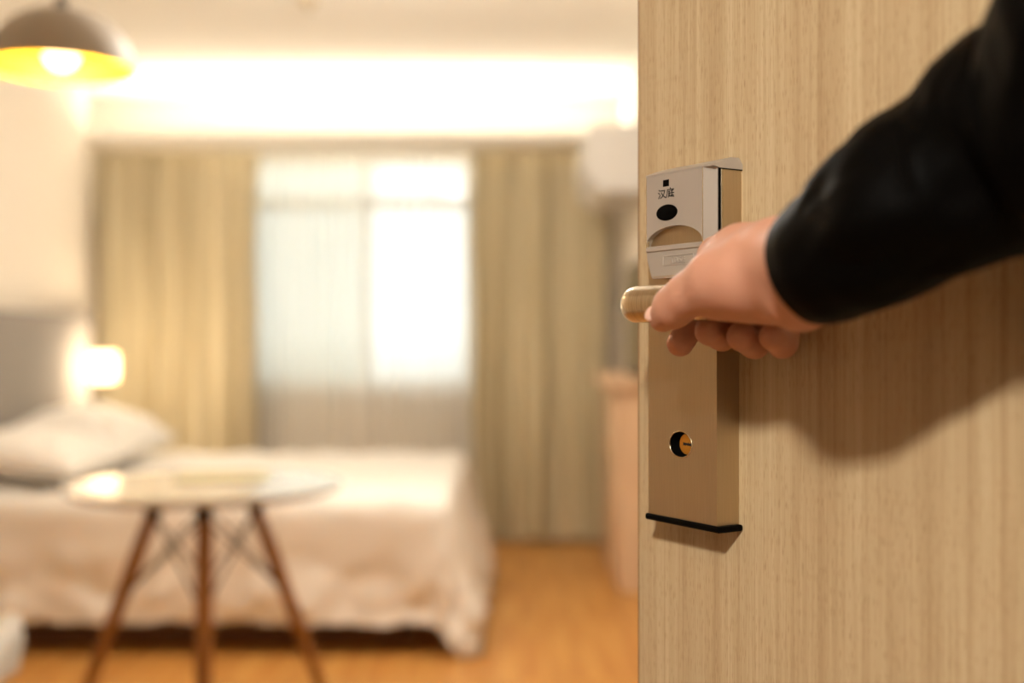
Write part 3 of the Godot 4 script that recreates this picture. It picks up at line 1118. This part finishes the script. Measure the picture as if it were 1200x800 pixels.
func build_bed() -> void:
	# bed: plinth and mattress
	var bed := base("bed", Vector3(-1.15, 0, -4.85))
	tag(bed, "wide bed on a brown recessed plinth under the white duvet", "bed")
	var o := bed.position
	var g := Geo.new()
	slab(g, XL + 0.07, -0.34, 0.0, 0.22, 4.16, 5.55, 0.006)
	for i in g.v.size(): g.v[i] -= o
	obj("plinth", g, M.plinth, bed)
	g = Geo.new()
	slab(g, XL + 0.065, -0.26, 0.22, 0.488, 4.05, 5.64, 0.05)
	for i in g.v.size(): g.v[i] -= o
	obj("mattress", g, M.cotton, bed)
	# duvet: lies on top, hangs over front, back and foot; the corner hangs lowest
	var top := 0.530
	var rim := 0.07
	var xh := XL + 0.08
	var xf := -0.20
	var d0 := 4.0
	var d1 := 5.68
	var hang_f := 0.395
	var hang_b := 0.30
	var hang_e := 0.42
	var wr := noise(3.0, 97, 3)
	var na := 90
	var nb := 90
	var rows := []
	var la := xf - xh
	var lb := d1 - d0
	for i in na + 1:
		var a := (la + hang_e) * i / na
		var row := []
		for j in nb + 1:
			var b := -hang_f + (lb + hang_f + hang_b) * j / nb
			var ox := maxf(0.0, a - (la - rim))
			var oz := 0.0
			if b < rim: oz = b - rim
			elif b > lb - rim: oz = b - (lb - rim)
			var over := Vector2(ox, oz)
			var r := over.length()
			var bx := xh + minf(a, la - rim)
			var bd := d0 + clampf(b, rim, lb - rim)
			var q := Vector3(bx, top + wr.get_noise_2d(a * 1.5, b * 1.5) * 0.018, -bd)
			if r > 0.0:
				var dir := over / r
				var arc := rim * PI / 2
				var outw := 0.0
				var down := 0.0
				if r < arc:
					outw = rim * sin(r / rim)
					down = rim * (1.0 - cos(r / rim))
				else:
					var h := r - arc
					var ph := a * 13.0 + b * 9.0
					outw = rim + h * (0.05 + 0.22 * absf(dir.x)) + h * 0.10 * (wr.get_noise_2d(a * 1.6 + 5.0, b * 1.6) + 0.15 * sin(ph))
					down = rim + h * 0.985
				q.x += dir.x * outw
				q.z -= dir.y * outw
				q.y = maxf(q.y - down, 0.03)
			row.append(q)
		rows.append(row)
	g = Geo.new()
	g.sheet(rows, 0.018)
	var du := obj("duvet", g, M.cotton)
	tag(du, "white duvet draped over the bed with a corner hanging to the floor", "duvet")
	var pl := pillow(Vector3(-1.755, 0.664, -5.10), Vector3(0.46, 0.19, 0.72), Basis(Vector3(0, 0, 1), deg_to_rad(-14)))
	tag(pl, "plump white pillow leaning on the grey headboard on the window side", "pillow")
	pl = pillow(Vector3(-1.74, 0.636, -4.42), Vector3(0.46, 0.17, 0.62), Basis(Vector3(0, 0, 1), deg_to_rad(-8)))
	tag(pl, "white pillow lying low on the bed on the table side", "pillow")
	# headboard
	g = Geo.new()
	slab(g, XL + 0.003, XL + 0.058, 0.30, 1.175, 3.6, 5.66, 0.015)
	var hb := obj("headboard", g, M.headboard)
	tag(hb, "long grey upholstered headboard panel on the cream wall", "headboard")

func build_table() -> void:
	var c := P(240, 566, 3.1)
	var ty := c.y
	var tb := base("round_table", Vector3(c.x, 0, c.z), deg_to_rad(13.0))
	tag(tb, "round white table on four splayed wooden legs with crossed wire struts", "table")
	var R := 0.352
	var g := Geo.new()
	g.lathe([Vector2(0, ty - 0.022), Vector2(R - 0.02, ty - 0.022), Vector2(R - 0.004, ty - 0.014), Vector2(R, ty - 0.007), Vector2(R - 0.003, ty - 0.001), Vector2(R - 0.008, ty), Vector2(0, ty)], 80)
	obj("tabletop", g, M.white_gloss, tb)
	var feet := []
	var heads := []
	for k in 4:
		var a := PI / 2 * k
		var dir := Vector3(cos(a), 0, sin(a))
		var h := dir * 0.122 + Vector3(0, ty - 0.050, 0)
		var f := dir * 0.345 + Vector3(0, 0.006, 0)
		heads.append(h)
		feet.append(f)
		g = Geo.new()
		g.tube([h, h.lerp(f, 0.25), h.lerp(f, 0.6), f], [0.0165, 0.019, 0.017, 0.012], 16, Vector3(0, 0, 1) if k % 2 == 0 else Vector3(1, 0, 0))
		obj("leg", g, M.beech, tb)
		g = Geo.new()
		var cap: Vector3 = h.lerp(f, 0.045)
		g.tube([h - (cap - h) * 0.15, cap], [0.0200, 0.0215], 16, Vector3(0, 0, 1) if k % 2 == 0 else Vector3(1, 0, 0))
		g.tube([h + Vector3(0, 0.004, 0), dir * 0.05 + Vector3(0, ty - 0.026, 0)], [0.006], 10, Vector3(0.1, 0.9, 0.4))
		obj("bracket", g, M.dark_metal, tb)
	for k in 4:
		var l := (k + 1) % 4
		for pair in [[k, l], [l, k]]:
			g = Geo.new()
			var a: Vector3 = heads[pair[0]].lerp(feet[pair[0]], 0.04)
			var b: Vector3 = heads[pair[1]].lerp(feet[pair[1]], 0.38)
			g.tube([a, b], [0.0032], 8, Vector3(0.2, 0.9, 0.3))
			obj("strut", g, M.dark_metal, tb)
	# magazine
	g = Geo.new()
	g.box(Vector3(0, 0.003, 0), Vector3(0.24, 0.006, 0.17), 0.001)
	var mg := obj("magazine", g, M.paper)
	mg.position = Vector3(c.x + 0.02, ty, c.z - 0.12)
	mg.rotation.y = deg_to_rad(8)
	tag(mg, "thin beige brochure lying flat on the round white table", "brochure")

func build_chair() -> void:
	var ch := base("shell_chair", Vector3(-1.255, 0, -2.34), deg_to_rad(0))
	tag(ch, "light grey moulded shell chair with wooden legs beside the round table", "chair")
	# shell profile runs from the front lip (+x) to the top of the back (-x)
	var prof := [Vector2(0.225, 0.365), Vector2(0.222, 0.395), Vector2(0.205, 0.420), Vector2(0.17, 0.434), Vector2(0.08, 0.432), Vector2(-0.04, 0.424), Vector2(-0.13, 0.432), Vector2(-0.185, 0.465), Vector2(-0.215, 0.53), Vector2(-0.235, 0.62), Vector2(-0.25, 0.72), Vector2(-0.26, 0.79), Vector2(-0.262, 0.81)]
	var rows := []
	for i in prof.size():
		var t := i / (prof.size() - 1.0)
		var row := []
		var half := 0.225 - 0.035 * t - (0.07 if i == 0 else 0.03 if i == 1 else 0.0) - (0.06 if i == prof.size() - 1 else 0.02 if i == prof.size() - 2 else 0.0)
		for j in 17:
			var u := j / 8.0 - 1.0
			var lift := pow(absf(u), 3.0)
			var in_seat := clampf((0.5 - t) * 3.0, 0.0, 1.0)
			row.append(Vector3(prof[i].x + lift * 0.07 * (1.0 - in_seat), prof[i].y + lift * 0.05 * in_seat * clampf(t * 5.0, 0, 1), u * half))
		rows.append(row)
	var g := Geo.new()
	g.sheet(rows, 0.007)
	obj("seat_shell", g, M.shell, ch)
	for sx in [-1, 1]:
		for sz in [-1, 1]:
			g = Geo.new()
			g.tube([Vector3(sx * 0.10, 0.405, sz * 0.10), Vector3(sx * 0.19, 0.006, sz * 0.20)], [0.015, 0.011], 14)
			obj("leg", g, M.beech, ch)
	g = Geo.new()
	for sz in [-1, 1]:
		g.box(Vector3(0, 0.405, sz * 0.10), Vector3(0.24, 0.010, 0.022), 0.002)
		g.box(Vector3(sz * 0.10, 0.398, 0), Vector3(0.022, 0.010, 0.22), 0.002)
	obj("frame", g, M.dark_metal, ch)

func build_right_side() -> void:
	# air conditioner on the wall
	var ac := base("air_conditioner", Vector3(XR - 0.002, 1.68, -5.4))
	tag(ac, "white split air conditioner high on the wall by the curtain", "air conditioner")
	var g := Geo.new()
	var poly := PackedVector2Array([Vector2(0, 0), Vector2(-0.17, 0.0), Vector2(-0.215, 0.018), Vector2(-0.245, 0.06), Vector2(-0.258, 0.12), Vector2(-0.258, 0.23), Vector2(-0.245, 0.268), Vector2(-0.215, 0.285), Vector2(0, 0.285)])
	g.prism(poly, -0.40, 0.40)
	obj("casing", g, M.plastic, ac)
	g = Geo.new()
	g.box(Vector3(-0.19, 0.004, 0), Vector3(0.06, 0.008, 0.66), 0.002, Basis(Vector3(0, 0, 1), deg_to_rad(-12)))
	obj("air_flap", g, M.trim, ac)
	g = Geo.new()
	g.box(Vector3(-0.2585, 0.15, 0), Vector3(0.004, 0.15, 0.76), 0.002)
	obj("front_grille", g, M.plastic, ac)
	# television on a bracket
	var tv := base("television", Vector3(XR - 0.002, 0.93, -4.36))
	tag(tv, "flat black television hung on the wall above the cabinet", "television")
	g = Geo.new()
	g.box(Vector3(-0.10, 0.20, 0), Vector3(0.035, 0.42, 0.76), 0.004)
	obj("casing", g, M.black, tv)
	g = Geo.new()
	g.box(Vector3(-0.1185, 0.205, 0), Vector3(0.002, 0.385, 0.725), 0.0005)
	obj("screen", g, M.screen, tv)
	g = Geo.new()
	g.box(Vector3(-0.04, 0.2, 0), Vector3(0.08, 0.12, 0.18), 0.003)
	obj("bracket", g, M.dark_metal, tv)
	# cabinet
	var cb := base("cabinet", Vector3(XR - 0.014, 0, -5.32))
	tag(cb, "narrow pale wood cabinet with an overhanging top against the wall", "cabinet")
	g = Geo.new()
	g.box(Vector3(-0.055, 0.425, 0), Vector3(0.11, 0.85, 0.66), 0.003)
	obj("body", g, M.cabinet, cb)
	g = Geo.new()
	g.box(Vector3(-0.08, 0.878, 0), Vector3(0.16, 0.056, 0.74), 0.004)
	obj("top", g, M.cabinet, cb)
	for s in [-1, 1]:
		g = Geo.new()
		g.box(Vector3(-0.114, 0.44, s * 0.163), Vector3(0.010, 0.78, 0.318), 0.002)
		var dr := obj("door", g, M.cabinet, cb)
		g = Geo.new()
		g.box(Vector3(-0.124, 0.50, s * 0.03), Vector3(0.012, 0.10, 0.010), 0.003)
		obj("handle", g, M.nickel, dr)
	# sprinkler head
	var sp := base("sprinkler_head", Vector3(P(362, 0, 4.50).x, YC, -4.50))
	tag(sp, "small round sprinkler head on the ceiling", "sprinkler")
	g = Geo.new()
	g.lathe([Vector2(0, 0), Vector2(0.038, 0), Vector2(0.036, -0.008), Vector2(0.015, -0.014), Vector2(0, -0.014)], 24)
	obj("escutcheon", g, M.nickel, sp)
	g = Geo.new()
	g.lathe([Vector2(0, -0.012), Vector2(0.008, -0.012), Vector2(0.008, -0.035), Vector2(0.016, -0.037), Vector2(0.016, -0.040), Vector2(0, -0.040)], 18)
	obj("nozzle", g, M.nickel, sp)

const PENDANT := 0.22
const SCONCE := 0.28
const CORRIDOR := 6.4
const COVE := 2.2
const ROOM := 2.6

func _ready() -> void:
	# ---- camera
	var cam := Camera3D.new()
	cam.name = "camera"
	cam.fov = rad_to_deg(2.0 * atan(400.0 / F))
	cam.near = 0.02
	cam.far = 200.0
	var lens := CameraAttributesPhysical.new()
	lens.frustum_focal_length = 42.0
	lens.frustum_focus_distance = 0.845
	lens.frustum_near = 0.02
	lens.frustum_far = 200.0
	lens.exposure_aperture = 2.5
	cam.attributes = lens
	add_child(cam)
	cam.position = Vector3(0, EYE_Y, 0)
	cam.current = true
	# ---- sky and exposure
	var we := WorldEnvironment.new()
	we.name = "world_environment"
	var env := Environment.new()
	env.background_mode = Environment.BG_SKY
	var sky := Sky.new()
	var sm := ProceduralSkyMaterial.new()
	sm.sky_top_color = Color(0.90, 0.94, 0.96)
	sm.sky_horizon_color = Color(0.96, 0.98, 0.95)
	sm.ground_horizon_color = Color(0.92, 0.94, 0.91)
	sm.ground_bottom_color = Color(0.55, 0.56, 0.54)
	sky.sky_material = sm
	env.sky = sky
	env.background_energy_multiplier = 2.6
	env.tonemap_mode = Environment.TONE_MAPPER_LINEAR
	env.tonemap_exposure = 1.0
	env.sdfgi_enabled = true
	env.ssao_enabled = true
	env.ssil_enabled = true
	we.environment = env
	add_child(we)
	# ---- large area light: the strip in the trough, shining up at the ceiling
	var cove := AreaLight3D.new()
	cove.name = "led_strip_light"
	cove.area_size = Vector2(XR - XL - 0.07, 0.04)
	cove.light_color = Color(1.0, 0.975, 0.93)
	cove.light_energy = COVE
	cove.shadow_enabled = true
	add_child(cove)
	cove.position = Vector3((XL + XR) / 2 - 0.015, 2.057, -5.92)
	cove.rotation.x = PI / 2

	make_materials()
	build_shell()
	build_door()
	build_person()
	build_bed()
	build_table()
	build_lamps()
	build_chair()
	var c := drape("curtain", -2.15, -1.33, 6.20, 0.02, 2.055, 9, 0.060, 101, M.drape, 0.004)
	tag(c, "tan blackout curtain hanging beside the glowing sconce", "curtain", "tan curtains framing the window")
	c = drape("curtain", -0.215, 0.485, 6.20, 0.02, 2.06, 8, 0.060, 103, M.drape, 0.004)
	tag(c, "tan blackout curtain hanging between window and air conditioner", "curtain", "tan curtains framing the window")
	c = drape("sheer_curtain", -1.42, -0.12, 6.30, 0.03, 2.06, 16, 0.022, 107, M.sheer, 0.0)
	tag(c, "translucent white sheer curtain across the bright window", "curtain")
	build_right_side()
